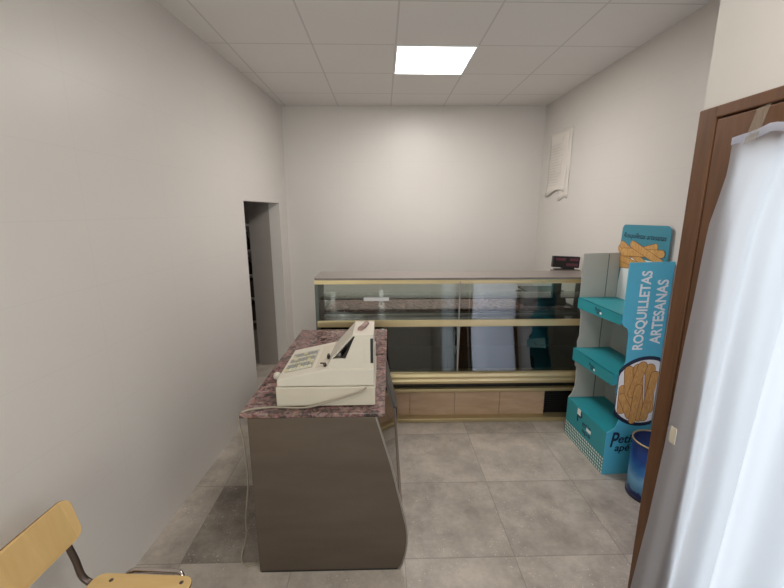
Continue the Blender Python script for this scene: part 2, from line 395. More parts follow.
# glazed entrance door: frame, leaf, pane, handle
mb = MB()
mb.box(XN-.012, XN+.12, YN-.068, YN, 0, DZ); mb.box(XN-.012, XN+.12, .10, YN-.068, DZ-.035, DZ)
mb.box(XN-.012, XN+.12, .10, .168, 0, DZ-.035)
d1 = struct('door_1', mb, M_DOORWOOD, bevel=.004)
mb = MB(); a, b = .172, YN-.073
mb.box(XN-.010, XN+.045, b-.150, b, .01, DZ-.04); mb.box(XN-.010, XN+.045, a, a+.095, .01, DZ-.04)
mb.box(XN-.010, XN+.045, a+.095, b-.150, DZ-.15, DZ-.04); mb.box(XN-.010, XN+.045, a+.095, b-.150, .01, .2)
mb.obj('door_leaf', M_DOORWOOD, d1, bevel=.004)
MB().box(XN+.015, XN+.021, a+.095, b-.150, .2, DZ-.15).obj('glass_pane', M_GLASS, d1)
mb = MB(); mb.box(XN-.014, XN-.010, .19, .225, .98, 1.2); mb.tube([(XN-.009, .207, 1.1), (XN-.035, .207, 1.1), (XN-.035, .25, 1.1), (XN-.035, .30, 1.1)], .008)
mb.obj('door_handle', M_STEEL2, d1)
# back room seen through the doorway
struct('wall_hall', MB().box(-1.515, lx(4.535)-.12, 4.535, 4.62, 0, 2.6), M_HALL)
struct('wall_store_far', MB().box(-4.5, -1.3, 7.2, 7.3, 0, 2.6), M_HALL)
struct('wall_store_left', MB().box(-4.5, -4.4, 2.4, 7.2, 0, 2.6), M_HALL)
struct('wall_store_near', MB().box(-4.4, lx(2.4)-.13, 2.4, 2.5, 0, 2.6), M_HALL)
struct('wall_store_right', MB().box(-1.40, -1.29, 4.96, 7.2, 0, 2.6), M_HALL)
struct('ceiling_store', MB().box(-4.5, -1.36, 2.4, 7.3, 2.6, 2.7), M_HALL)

# ------------------------------------------------------------ ceiling light
def ceiling_light(x0, y0, lab):
  t = thing('ceiling_light', (x0+.3, y0+.3, H), lab, 'ceiling light')
  x1, y1 = x0+.6, y0+.6
  mb = MB()
  for q in ((x0, x1, y0, y0+.014), (x0, x1, y1-.014, y1), (x0, x0+.014, y0+.014, y1-.014), (x1-.014, x1, y0+.014, y1-.014)): mb.box(*q, H-.008, H)
  mb.obj('frame', M_WHITEP, t)
  MB().box(x0+.014, x1-.014, y0+.014, y1-.014, H-.005, H-.001).obj('diffuser', M_BULB, t)
ceiling_light(.1036, 3.1117, 'square white recessed panel light glowing in the tiled ceiling above the display case')
ceiling_light(.1036, .1117, 'added second square panel light in the ceiling, out of view nearer the shop door')  # added fitting behind the view, goes with the near fill light

# ------------------------------------------------------------ refrigerated display case
CX0, CX1, CY = -.565, 1.81, 3.18
t = thing('display_case', (.6, 3.5, 0), 'long refrigerated display case with gold trims and glass front by the back wall', 'display case')
MB().box(CX0+.04, CX1-.04, 3.24, 3.88, 0, .05).obj('plinth', M_BLACK, t)
mb = MB(); mb.box(CX0+.02, CX1, 3.145, 3.235, .0, .036)
mb.obj('base_trim', M_GOLD2, t, bevel=.006)
js = [CX0+.02, -.17, .237, .64, 1.045, 1.453]
for i in range(5):
    MB().box(js[i]+.0015, js[i+1]-.0015, 3.215, 3.235, .036, .268).obj('base_panel', M_LAMINATE, t, bevel=.001)
mb = MB(); mb.box(1.455, CX1, 3.25, 3.26, .052, .268)
for k in range(10): mb.box(1.47, CX1-.02, 3.24, 3.25, .062+k*.02, .069+k*.02)
mb.obj('motor_grille', M_BLACK, t)
MB().box(CX0, CX1, 3.185, 3.235, .268, .30).obj('upper_base_trim', M_GOLD2, t, bevel=.008)
MB().box(CX0+.01, CX1, 3.235, 3.27, .30, .36).obj('recess', M_BLACK, t)
mb = MB()
mb.prism([(3.19, .352), (3.165, .36), (3.155, .385), (3.165, .408), (3.15, .412), (3.143, .435), (3.15, .458), (3.168, .466), (3.25, .466), (3.25, .352)], 0, CX0, CX1)
mb.obj('bumper_rail', M_GOLD, t, bevel=.002)
MB().box(CX0+.03, CX1-.03, 3.19, 3.86, .44, .462).obj('deck', M_DARK, t)
MB().box(CX0+.03, CX1-.03, 3.86, 3.885, .05, .915).obj('rear_doors', M_DARK, t)
# end panels with stepped outline
prof = [(3.2, .05), (3.2, .47), (3.18, .50), (3.182, 1.262), (3.50, 1.262), (3.52, .96), (3.89, .96), (3.89, .05)]
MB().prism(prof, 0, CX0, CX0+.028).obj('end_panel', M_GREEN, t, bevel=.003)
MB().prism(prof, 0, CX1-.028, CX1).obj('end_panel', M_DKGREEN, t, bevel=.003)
MB().prism([(3.186, .466), (3.192, .466), (3.266, .878), (3.260, .878)], 0, CX0+.028, .640).obj('lower_front_glass', M_GLASSD, t)
MB().prism([(3.186, .466), (3.192, .466), (3.266, .878), (3.260, .878)], 0, .650, CX1-.028).obj('lower_front_glass', M_GLASSD, t)
MB().box(CX0+.028, .640, 3.184, 3.190, .934, 1.25).obj('upper_front_glass', M_GLASSC, t)
MB().box(.650, CX1-.028, 3.184, 3.190, .934, 1.25).obj('upper_front_glass', M_GLASSC, t)
mb = MB(); mb.box(CX0+.012, CX1, 3.172, 3.20, .878, .936); mb.obj('middle_rail', M_GOLD, t, bevel=.006)
mb = MB(); mb.box(CX0, CX1, 3.172, 3.205, 1.266, 1.284); mb.box(CX0, CX1, 3.178, 3.20, 1.248, 1.264)
mb.obj('top_rail', M_GOLD, t, bevel=.003)
mb = MB(); mb.box(.641, .649, 3.174, 3.186, .90, 1.27); mb.prism([(.634, .88), (.656, .88), (.651, .47), (.639, .47)], 1, 3.172, 3.184); mb.obj('glass_joint', M_STEEL2, t)
mb = MB(); mb.prism(rrect(CX0, CX1, 3.165, 3.52, .03, 4), 2, 1.284, 1.302); mb.obj('top_shelf', mat('brown_grey_top', srgb(128, 120, 114), .35, noise=.06, nscale=20), t, bevel=.003)
MB().box(CX0+.03, CX1-.03, 3.205, 3.42, .905, .913).obj('glass_shelf', M_GLASSC, t)
MB().box(CX0+.03, CX1-.03, 3.42, 3.445, .885, .925).obj('shelf_rail', M_STEEL2, t, bevel=.003)
MB().box(CX0+.03, CX1-.03, 3.215, 3.48, 1.11, 1.118).obj('upper_glass_shelf', M_GLASSC, t)
MB().box(CX0+.03, CX1-.03, 3.30, 3.80, .66, .668).obj('lower_glass_shelf', M_GLASSD, t)
MB().box(CX0+.028, CX1-.028, 3.50, 3.92, .925, .952).obj('worktop', M_GRANITE, t, bevel=.003, label='red granite worktop behind the glass')
MB().box(CX0+.03, CX1-.03, 3.86, 3.87, .462, .92).obj('interior_back', M_DARK, t)
MB().box(CX0+.03, CX1-.03, 3.47, 3.50, .80, .925).obj('worktop_fascia', M_DARK, t)
MB().box(-.16, .05, 3.1815, 3.184, 1.105, 1.135).obj('white_strip', M_WHITEP, t, label='white strip on the glass')  # plain white strip just in front of the upper glass

# ------------------------------------------------------------ weighing scale with customer display
t = thing('weighing_scale', (1.6, 3.68, .952), 'black shop weighing scale on the granite worktop with display raised above the case', 'scale')
mb = MB(); mb.prism([(3.56, .956), (3.56, .99), (3.60, 1.06), (3.84, 1.06), (3.84, .956)], 0, 1.34, 1.74); mb.obj('body', M_BLACK, t, bevel=.008)
MB().prism(rrect(1.36, 1.72, 3.565, 3.84, .02), 2, 1.085, 1.10).obj('platter', M_DKGREEN, t, bevel=.003)
MB().box(1.45, 1.58, 3.66, 3.76, 1.06, 1.085).obj('platter_support', M_BLACK, t)
MB().box(1.60, 1.68, 3.56, 3.60, 1.045, 1.315).obj('pole', M_DKGREEN, t, bevel=.004)
mb = MB(); mb.prism([(1.66, 1.30), (1.79, 1.30), (1.77, 1.335), (1.68, 1.335)], 1, 3.555, 3.60); mb.obj('neck', M_BLACK, t)
MB().box(1.575, 1.83, 3.53, 3.60, 1.285, 1.3045).obj('bracket', mat('brown_grey_plastic', srgb(112, 98, 94), .5), t, bevel=.003)
R = Matrix.Translation((1.705, 3.58, 1.376)) @ Matrix.Rotation(math.radians(2.5), 4, 'Y')
h = MB().box(-.125, .125, -.02, .02, -.052, .052).obj('display', M_BLACK, t, bevel=.004, xf=R)
mb = MB()
for q in ((-.10, -.01, .012, .036), (.03, .11, .012, .036), (.0, .11, -.036, -.012)): mb.box(q[0], q[1], -.0215, -.0195, q[2], q[3])
mb.obj('digit_window', mat('unlit_red_digits', srgb(104, 52, 66), .3), h, xf=R)

# ------------------------------------------------------------ counter
t = thing('shop_counter', (-.3, 2.35, 0), 'short serving counter with red granite top and brushed steel end panel', 'counter')
prof = [(-.648, .0), (.070, .0), (.088, .035), (.105, .10), (.113, .16), (.114, .205), (.107, .27), (.081, .39), (.031, .62), (-.040, .878), (-.648, .878)]
def end_panel(y0, y1):
    p = MB().prism(prof, 1, y0, y1).obj('end_panel', M_STEEL, t, bevel=.002)
    mb = MB(); e = prof[1:10]
    for i in range(len(e)-1):
        a, b = e[i], e[i+1]
        mb.hexa([(a[0], y0-.003, a[1]), (a[0]+.008, y0-.003, a[1]), (a[0]+.008, y1, a[1]), (a[0], y1, a[1]), (b[0], y0-.003, b[1]), (b[0]+.008, y0-.003, b[1]), (b[0]+.008, y1, b[1]), (b[0], y1, b[1])])
    mb.obj('edge_trim', M_STEEL2, p)
end_panel(1.703, 1.720); MB().box(-.64, .068, 1.7015, 1.703, .0, .008).obj('bottom_gap_line', M_BLACK, t); end_panel(3.00, 3.02)  # black strip at the floor draws the dark gap under the near panel
MB().box(-.648, -.63, 1.725, 3.00, .03, .865).obj('back_panel', M_STEEL, t)
MB().box(-.63, .08, 1.725, 3.00, .03, .06).obj('bottom', M_DARK, t)
MB().box(-.63, -.04, 1.725, 3.00, .60, .615).obj('shelf', M_LAMINATE, t)
MB().box(-.20, -.185, 1.725, 3.00, .06, .60).obj('inner_panel', M_GREEN, t)
MB().hexa([(.082, 1.735, .275), (.088, 1.735, .275), (.088, 2.998, .275), (.082, 2.998, .275), (-.060, 1.735, .876), (-.054, 1.735, .876), (-.054, 2.998, .876), (-.060, 2.998, .876)]).obj('front_glass', M_GLASSD, t)
mb = MB(); mb.prism([(.06, .03), (.076, .03), (.098, .12), (.100, .265), (.075, .265), (.075, .2)], 1, 1.735, 2.998); mb.obj('kick_panel', M_STEEL, t)
MB().hexa([(.090, 2.93, .27), (.112, 2.93, .27), (.112, 2.998, .27), (.090, 2.998, .27), (-.052, 2.93, .876), (-.032, 2.93, .876), (-.032, 2.998, .876), (-.052, 2.998, .876)]).obj('glass_upright', M_STEEL2, t)
MB().prism([(-.686, 1.704), (.006, 1.704), (.034, 3.05), (-.655, 3.05)], 2, .879, .90).obj('countertop', M_GRANITE, t, bevel=.003, label='red and grey granite countertop')

# ------------------------------------------------------------ cash register (seen from its side, keys to the left)
t = thing('cash_register', (-.28, 1.99, .90), 'old cream cash register with grey keys standing on the granite counter', 'cash register')
Y0, Y1 = 1.77, 2.19
mb = MB(); mb.box(-.524, -.04, Y0, Y1, .904, 1.004); lo = mb.obj('cash_drawer', M_CREAM2, t, bevel=.005)
for a in (-.50, -.07):
    for b in (Y0+.03, Y1-.03): MB().lathe((a, b, .90), [(.012, 0), (.012, .006)], 12).obj('rubber_foot', M_BLACK, lo)

pf = [(-.518, 1.006), (-.044, 1.006), (-.044, 1.096), (-.265, 1.096), (-.518, 1.042)]
body = MB().prism(pf, 1, Y0+.004, Y1).obj('body', M_CREAM, t, bevel=.006)
# raised printer housing: two cheeks, a sloping cover, a top and a back with openings between
yA, yB = Y0+.016, 2.03
cheek = [(-.262, 1.094), (-.046, 1.094), (-.046, 1.262), (-.13, 1.262)]
def cheek_mesh(y0, y1):
    mb = MB()   # frame of the cheek round a slanting opening
    o = [(-.278, 1.094), (-.046, 1.094), (-.046, 1.262), (-.146, 1.262), (-.254, 1.142)]
    i = [(-.245, 1.143), (-.183, 1.143), (-.135, 1.256), (-.147, 1.256), (-.2455, 1.1435)]
    A = [[mb.bm.verts.new((p[0], y, p[1])) for p in L] for L in (o, i) for y in (y0, y1)]
    oa, ob, ia, ib = A
    for k in range(5):
        n = (k+1) % 5
        mb.bm.faces.new((oa[k], oa[n], ia[n], ia[k])); mb.bm.faces.new((ob[k], ib[k], ib[n], ob[n]))
        mb.bm.faces.new((oa[k], ob[k], ob[n], oa[n])); mb.bm.faces.new((ia[k], ia[n], ib[n], ib[k]))
    return mb
hs = cheek_mesh(yA, yA+.012).obj('side_cheek', M_CREAM, t, bevel=.002)
cheek_mesh(yB-.012, yB).obj('side_cheek', M_CREAM, t, bevel=.002)
mb = MB(); mb.prism([(-.278, 1.094), (-.266, 1.094), (-.246, 1.139), (-.140, 1.254), (-.146, 1.262), (-.254, 1.142)], 1, yA+.012, yB-.012)
mb.obj('sloping_cover', M_CREAM, t)
mb = MB(); mb.box(-.146, -.046, yA+.012, yB-.012, 1.25, 1.262); mb.box(-.058, -.046, yA+.012, yB-.012, 1.096, 1.25); mb.obj('top_cover', M_CREAM, t)
MB().prism([(-.225, 1.098), (-.06, 1.098), (-.06, 1.24), (-.145, 1.235)], 1, yA+.02, yB-.03).obj('printer_mechanism', M_BLACK, t)
MB().box(-.093, -.062, yA-.0015, yA+.001, 1.125, 1.245).obj('side_flap', M_CREAM, hs, bevel=.0008)
MB().box(-.062, -.048, yA-.001, yA+.001, 1.12, 1.245).obj('paper_slot', M_BLACK, hs)
mb = MB(); mb.tube([(-.115, 1.86, 1.268), (-.095, 1.92, 1.27), (-.085, 1.97, 1.268)], .013, 8)
mb.obj('paper_roll', mat('stained_paper', srgb(150, 125, 118), .8, noise=.3, nscale=30), t)
# keyboard on the sloping deck
deck = body
sl = math.atan2(1.096-1.042, .253)
KB = Matrix.Translation((-.518, 0, 1.042)) @ Matrix.Rotation(-sl, 4, 'Y')
MB().box(.022, .165, Y0+.075, Y1-.09, -.001, .003).obj('key_plate', mat('grey_key_plate', srgb(176, 172, 160), .5), deck, xf=KB)
keys0 = None
for i in range(7):
    for j in range(9):
        m_ = M_KEYY if (j*5+i*3) % 7 == 0 else (M_KEYG if (i*3+j) % 3 else M_KEYA)
        a = .026+i*.0195; b = Y0+.08+j*.0252
        MB().box(a, a+.015, b, b+.019, .003, .010).obj('key', m_, deck, xf=KB)
MB().box(.185, .245, Y0+.06, Y1-.05, .0, .002).obj('display_strip', M_CREAM2, deck, xf=KB)
mb = MB(); mb.tube([KB @ Vector((.236, Y0+.05, .0)), KB @ Vector((.236, Y0+.05, .018))], .008, 12); mb.tube([KB @ Vector((.232, Y0+.05, .018)), KB @ Vector((.222, Y0+.035, .026))], .004, 8)
mb.obj('control_lock', M_TUBE, deck)
mb = MB(); mb.box(.236, .246, Y0+.14, Y0+.175, 0, .02); mb.obj('lever', M_BLACK, deck, xf=KB)
# cord: leaves the side, crosses the granite, drops over the edge to the floor
pth = smooth_path([(-.085, 1.769, 1.0), (-.095, 1.757, .992), (-.16, 1.753, .967), (-.26, 1.752, .935), (-.36, 1.752, .91), (-.42, 1.756, .9045), (-.50, 1.762, .9045), (-.55, 1.764, .9045),
                   (-.60, 1.755, .9045), (-.65, 1.742, .904), (-.684, 1.724, .894), (-.697, 1.730, .84), (-.692, 1.75, .72), (-.70, 1.78, .60), (-.715, 1.82, .45), (-.74, 1.84, .30), (-.76, 1.86, .20), (-.765, 1.86, .10), (-.78, 1.86, .02), (-.78, 1.82, .006), (-.76, 1.76, .006), (-.72, 1.74, .006), (-.67, 1.76, .006), (-.665, 1.84, .006), (-.69, 1.90, .006)], 8)
MB().tube(pth, .0048, 8).obj('power_cord', M_CABLE, t)
k = MB(); k.lathe((-.605, 2.095, .903), [(.012, 0), (.020, .006), (.0225, .02), (.018, .034), (.008, .040)], 20)
tag(k.obj('cable_plug', M_CREAM, smooth=True), 'small cream rounded plug lying on the granite before the register keys', 'plug')

# ------------------------------------------------------------ breadstick display stand
SX0, SX1, SY0, SY1 = 1.555, 1.866, 2.42, 2.966
t = thing('display_stand', (1.72, 2.69, 0), 'teal cardboard breadstick display stand with two trays against the right wall', 'display stand')
MB().box(SX0, SX1, SY0+.008, SY1, .125, .325).obj('base_box', M_TEAL, t, bevel=.002)
chk = MB().box(SX0-.0008, SX1, SY0+.007, SY1+.0005, 0, .125).obj('checked_border', M_GINGHAM, t, label='teal and white gingham border')
def wavy(x_in, bulge):
    L = [(SX1, .0 if bulge else .325), (SX1, 1.525)]
    prof = [(1.567, 1.52), (1.567, 1.20), (1.563, 1.13), (1.575, 1.105), (1.605, 1.085), (1.618, 1.05), (1.622, .95), (1.626, .86), (1.612, .81), (1.588, .765),
            (1.585, .70), (1.585, .63), (1.582, .61), (1.600, .585), (1.628, .56), (1.632, .50), (1.630, .42), (1.612, .36), (1.556, .326)]
    pts = L + prof
    if bulge: pts += [(1.556, 0.0)]
    return pts
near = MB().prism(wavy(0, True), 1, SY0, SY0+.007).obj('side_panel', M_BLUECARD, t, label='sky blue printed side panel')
MB().prism([(x if x > 1.8 else max(x, 1.55) - (.03 if x > 1.6 and z < 1.1 else 0), z) for x, z in wavy(0, False)], 1, SY1-.006, SY1).obj('side_panel', M_GREYCARD, t, label='plain grey far side panel')
MB().box(SX1-.006, SX1, SY0+.007, SY1-.006, .325, 1.515).obj('back_panel', M_GREYCARD, t)
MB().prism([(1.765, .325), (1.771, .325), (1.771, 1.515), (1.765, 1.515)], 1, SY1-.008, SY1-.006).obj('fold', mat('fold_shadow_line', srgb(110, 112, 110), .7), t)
for z0, z1, xa in ((1.095, 1.178, 1.556), (.665, .76, 1.556)):
    mb = MB(); ya, yb2 = SY0+.008, SY1-.0065
    mb.box(xa+.006, SX1-.007, ya, yb2, z0+.02, z1-.006); mb.prism([(ya, z0+.012), (yb2, z0-.005), (yb2, z1), (ya, z1)], 0, xa, xa+.006)
    mb.box(xa, SX1-.007, ya, yb2, z1-.006, z1)
    sh = mb.obj('shelf', M_TEAL, t, bevel=.001)
    F = basis((xa-.0006, 2.72, z0+.035), (0, -1, 0), (0, 0, 1))
    text('printed_logo', 'Petit', .07, .03, F, M_NAVYP, sh); F2 = basis((xa-.0006, 2.70, z0+.018), (0, -1, 0), (0, 0, 1)); text('printed_logo', 'apé', .05, .02, F2, M_NAVYP, sh)
    MB().box(xa-.0015, xa-.0003, 2.64, 2.66, z0+.025, z0+.04).obj('sticker', M_WHITEP, sh)
bx = [o for o in COL.objects if o.name.startswith('base_box')][0]
text('printed_logo', 'P', .07, .10, basis((SX0-.0006, 2.80, .205), (0, -1, 0), (0, 0, 1)), M_NAVYP, bx)
text('printed_logo', 'etit', .12, .05, basis((SX0-.0006, 2.72, .205), (0, -1, 0), (0, 0, 1)), M_NAVYP, bx)
text('printed_logo', 'apé', .12, .05, basis((SX0-.0006, 2.72, .145), (0, -1, 0), (0, 0, 1)), M_NAVYP, bx)
mb = MB(); mb.box(SX0-.002, SX0-.0005, 2.755, 2.80, .265, .315); mb.obj('torn_tape', M_WHITEP, bx); MB().box(SX0-.002, SX0-.0005, 2.60, 2.66, .20, .225).obj('torn_tape', M_WHITEP, bx)
fy = SY0-.0006
def side_text(s, x0, z0, z1, hgt): text('printed_lettering', s, z1-z0, hgt, basis((x0+hgt, fy, z0), (0, 0, 1), (-1, 0, 0)), M_WHITEP, near, bold=.022)
side_text('ROSQUILLETAS', 1.655, .936, 1.467, .083)
side_text('ARTESANAS', 1.768, .975, 1.41, .075)
text('printed_logo', 'P', .062, .115, basis((1.588, fy, .215), (1, 0, 0), (0, 0, 1)), M_NAVYP, near, shear=.2, bold=.02)
text('printed_logo', 'etit', .125, .062, basis((1.645, fy, .245), (1, 0, 0), (0, 0, 1)), M_NAVYP, near, shear=.2, bold=.02)
text('printed_logo', 'apé', .11, .07, basis((1.625, fy, .165), (1, 0, 0), (0, 0, 1)), M_NAVYP, near, shear=.2, bold=.02)
def disc(mb, c, r, ax, a, m, xmin, xmax, thick=.0005, n=48, inner=None):
    P = []
    for k in range(n):
        u = c[0] + r*math.cos(2*PI*k/n); v = c[1] + r*math.sin(2*PI*k/n)
        P.append((min(max(u, xmin), xmax), v))
    mb.prism(P, ax, a, a-thick, m)
def stick(mb, p, q, w, ax, a, m0=0, m1=1, umax=9, umin=-9, d=1):
    p = Vector(p); q = Vector(q); e = (q-p).normalized(); n = Vector((-e.y, e.x))
    for ww, aa, mm in ((w*1.13, a, m1), (w, a-.0003*d, m0)):
        pts = []
        for k in range(7):
            an = PI/2 + PI*k/6; pts.append(p + e*math.cos(an)*ww*.5 + n*math.sin(an)*ww*.5)
        for k in range(7):
            an = -PI/2 + PI*k/6; pts.append(q + e*math.cos(an)*ww*.42 + n*math.sin(an)*ww*.42)
        mb.prism([(min(max(u.x, umin), umax), u.y) for u in pts], ax, aa, aa-.0003*d, mm)
mb = MB(); c = (1.785, .632)
disc(mb, c, .258, 1, SY0, 2, 1.586, 1.8655)
disc(mb, c, .232, 1, SY0-.0004, 3, 1.592, 1.8655)
for i, (p, q, w) in enumerate((((1.635, .50), (1.625, .66), .045), ((1.655, .79), (1.68, .50), .05), ((1.70, .46), (1.625, .60), .045), ((1.80, .80), (1.83, .50), .055), ((1.715, .80), (1.765, .44), .055), ((1.745, .82), (1.69, .62), .05), ((1.84, .75), (1.80, .44), .05), ((1.735, .66), (1.72, .42), .045))):
    stick(mb, p, q, w*1.22, 1, SY0-.001-i*.0006, umax=1.8655, umin=1.592)
mb.obj('printed_breadsticks', [M_STICK, M_STICKD, M_NAVYP, M_WHITEP], near)
# curved header above the back panel
hp = [(2.50, 1.13), (3.005, 1.13), (2.985, 1.40), (2.975, 1.69)] + [(2.940 + .035*math.cos(a), 1.705 + .035*math.sin(a)) for a in (0.3, .8, 1.3, 1.57)] + [(2.515 + .035*math.cos(a), 1.71 + .035*math.sin(a)) for a in (1.57, 2.0, 2.6, 3.14)] + [(2.475, 1.40)]
hd = MB().prism(hp, 0, 1.858, 1.8595).obj('header_board', M_HEADER, t, label='petrol blue printed header board')
mb = MB()
P = [(2.955, 1.16), (2.955, 1.30), (2.94, 1.42), (2.90, 1.50), (2.50, 1.50), (2.50, 1.16)]
mb.prism(P, 0, 1.858, 1.8575, 3)
for i, (p, q, w) in enumerate((((2.95, 1.50), (2.60, 1.60), .045), ((2.96, 1.44), (2.60, 1.46), .045), ((2.97, 1.56), (2.75, 1.40), .045), ((2.95, 1.59), (2.62, 1.44), .045), ((2.93, 1.535), (2.53, 1.56), .05), ((2.83, 1.60), (2.53, 1.50), .045), ((2.99, 1.49), (2.7, 1.45), .04))):
    stick(mb, p, q, w*1.15, 0, 1.857-i*.0006)
mb.obj('printed_breadsticks', [M_STICK, M_STICKD, M_NAVYP, M_WHITEP], hd)
text('handwritten_lettering', 'Rosquilletas artesanas', .44, .05, basis((1.8575, 2.95, 1.633), (0, -1, 0), (0, 0, 1)), M_NAVYP, hd, shear=.35)

# ------------------------------------------------------------ blue metal bin
def bin_mat():
    m = bpy.data.materials.new('blue_printed_tin'); m.use_nodes = True; nt = m.node_tree
    b = nt.nodes['Principled BSDF']; b.inputs['Roughness'].default_value = .28; b.inputs['Metallic'].default_value = .25
    pos = nt.nodes.new('ShaderNodeTexCoord').outputs['Object']
    sp = nt.nodes.new('ShaderNodeSeparateXYZ'); nt.links.new(pos, sp.inputs[0])
    n = nt.nodes.new('ShaderNodeTexNoise'); n.inputs['Scale'].default_value = 14; n.inputs['Detail'].default_value = 5; nt.links.new(pos, n.inputs['Vector'])
    k = nt.nodes.new('ShaderNodeMath'); k.operation = 'MULTIPLY_ADD'; k.inputs[1].default_value = .12; nt.links.new(n.outputs['Fac'], k.inputs[0]); nt.links.new(sp.outputs[2], k.inputs[2])
    r = nt.nodes.new('ShaderNodeValToRGB'); r.color_ramp.elements[0].position = .06; r.color_ramp.elements[0].color = srgb(30, 32, 84)
    r.color_ramp.elements[1].position = .46; r.color_ramp.elements[1].color = srgb(14, 34, 84)
    for p, c in ((.115, srgb(28, 44, 100)), (.13, srgb(84, 138, 176)), (.20, srgb(120, 172, 206)), (.27, srgb(60, 120, 178)), (.36, srgb(26, 62, 128))):
        e = r.color_ramp.elements.new(p); e.color = c
    nt.links.new(k.outputs[0], r.inputs[0]); nt.links.new(r.outputs[0], b.inputs['Base Color'])
    return m
bc = (1.747, 2.215, 0)
stand = [o for o in COL.objects if o.name == 'display_stand'][0]
pv = Matrix.Translation((1.556, 2.42, 0))
bpy.context.view_layer.update()
stand.matrix_basis = pv @ Matrix.Rotation(math.radians(1.8), 4, 'Z') @ pv.inverted() @ stand.matrix_basis
t = thing('waste_bin', bc, 'round blue printed metal waste bin beside the teal stand', 'bin')
o = MB().lathe((0, 0, 0), [(.124, .0), (.124, .02), (.125, .024), (.125, .39), (.121, .39), (.121, .028), (.02, .026)], 40).obj('body', bin_mat(), t); o.matrix_basis = Matrix.Identity(4)
mb = MB(); mb.lathe(bc, [(.124, .388), (.1275, .390), (.128, .396), (.125, .401), (.121, .398), (.121, .39)], 40, closed=True); mb.obj('rim', M_GOLD2, t, smooth=True)
mb = MB(); mb.lathe(bc, [(.1255, .0), (.128, .004), (.128, .018), (.1255, .022)], 40); mb.obj('base_rim', M_NAVYP, t)

# ------------------------------------------------------------ sheets of paper on the right wall
def sheet(name, y0, y1, z0, z1, x, curl, label, jag=0, lines=True):
    mb = MB(); nu, nv = 10, 14; G = []
    for j in range(nv+1):
        row = []
        for i in range(nu+1):
            u, v = i/nu, j/nv
            z = z0 + (z1-z0)*v + (.03*math.sin(u*5) * jag if j == 0 else 0) + (.025*u*jag if j == nv else 0)
            off = .002 + .006*math.sin(v*6+u*2)**2 + curl*(max(0, .18-v)*2)**1.3 + curl*.6*(max(0, v-.92)*4)
            row.append(mb.bm.verts.new((x-off, y0+(y1-y0)*u + (.02*(1-v) if i else .012*(1-v)), z)))
        G.append(row)
    for j in range(nv):
        for i in range(nu): mb.bm.faces.new((G[j][i], G[j][i+1], G[j+1][i+1], G[j+1][i]))
    o = mb.obj(name, M_PAPER, solid=.001, smooth=True)
    tag(o, label, 'paper')
    if lines:
        mb = MB(); random.seed(3)
        for k in range(15):
            z = z0 + .08 + (z1-z0-.16)*k/15; L = random.uniform(.4, .85)
            mb.box(x-.0105, x-.0098, y1-.04-(y1-y0-.08)*L, y1-.04, z, z+.008)
        mb.obj('faded_printing', M_INK, o)
    return o
sheet('wall_paper_sheet', 4.09, 4.53, 2.03, 2.63, XR, .05, 'creased off-white paper sheet taped high on the right wall, on top of the other', 1)
sheet('wall_paper_sheet', 4.02, 4.22, 1.96, 2.65, XR-.001+.002, .0, 'narrow paper sheet edge showing under the creased sheet on the right wall', .6, False)

# ------------------------------------------------------------ sheer curtain on the door
def lerp(T, x):
    for (a, p), (b, q) in zip(T, T[1:]):
        if a <= x <= b: return p + (q-p)*(x-a)/(b-a)
    return T[0][1] if x < T[0][0] else T[-1][1]
EDGE = [(.02, 1.285), (.38, 1.259), (.725, 1.225), (1.036, 1.205), (1.41, 1.191), (1.56, 1.182), (1.70, 1.177), (1.80, 1.172), (1.87, 1.155), (1.95, 1.138), (2.045, 1.138)]
mb = MB(); NU, NV = 220, 60; G = []
for j in range(NV+1):
    v = j/NV; row = []
    for i in range(NU+1):
        u = i/NU
        zt = 2.043 + .018*min(1, u*9) - .012*math.sin(u*9*PI)**2*min(1, u*5)
        z = .02 + (zt-.02)*v
        e = lerp(EDGE, z); y = e - u*(e - .16)
        amp = .010 + .030*(1-v)**.7
        uu = u**.9
        w = math.sin(2*PI*6*uu + .6*math.sin(3*v)) + .25*math.sin(2*PI*15*uu + 1.3 + v) + .6*math.sin(2*PI*3.3*uu + .5)
        x = .985 - amp*w*min(1, u*6)
        row.append(mb.bm.verts.new((x, y, z)))
    G.append(row)
for j in range(NV):
    for i in range(NU): mb.bm.faces.new((G[j][i], G[j][i+1], G[j+1][i+1], G[j+1][i]))
cur = thing('door_curtain', (.984, .7, 0), 'long sheer white curtain hanging in folds over the brown glazed door', 'curtain')
mb.obj('cloth', M_CLOTH, cur, smooth=True)
mb = MB()
for i in range(0, NU, 4):
    u0, u1 = i/NU, (i+4)/NU
    y0, y1 = 1.138-u0*.978, 1.138-u1*.978
    zt = lambda u: 2.043 + .018*min(1, u*9) - .012*math.sin(u*9*PI)**2*min(1, u*5)
    mb.hexa([(.982, y0, zt(u0)-.02), (.988, y0, zt(u0)-.02), (.988, y1, zt(u1)-.02), (.982, y1, zt(u1)-.02), (.982, y0, zt(u0)), (.988, y0, zt(u0)), (.988, y1, zt(u1)), (.982, y1, zt(u1))])
bmesh.ops.remove_doubles(mb.bm, verts=mb.bm.verts, dist=.0005)
mb.obj('top_hem', M_CLOTH, cur)
MB().box(.935, .937, 1.105, 1.13, 1.105, 1.16).obj('care_tag', M_CREAM2, cur, label='small beige tag')
mb = MB(); mb.hexa([(.972, 1.053, 2.025), (.973, 1.053, 2.025), (.973, 1.088, 2.018), (.972, 1.088, 2.018), (1.013, 1.072, 2.118), (1.014, 1.072, 2.118), (1.014, 1.110, 2.112), (1.013, 1.110, 2.112)])
tag(mb.obj('adhesive_tape', M_TAPE), 'yellowed clear tape strip holding the curtain corner to the brown door frame', 'tape')

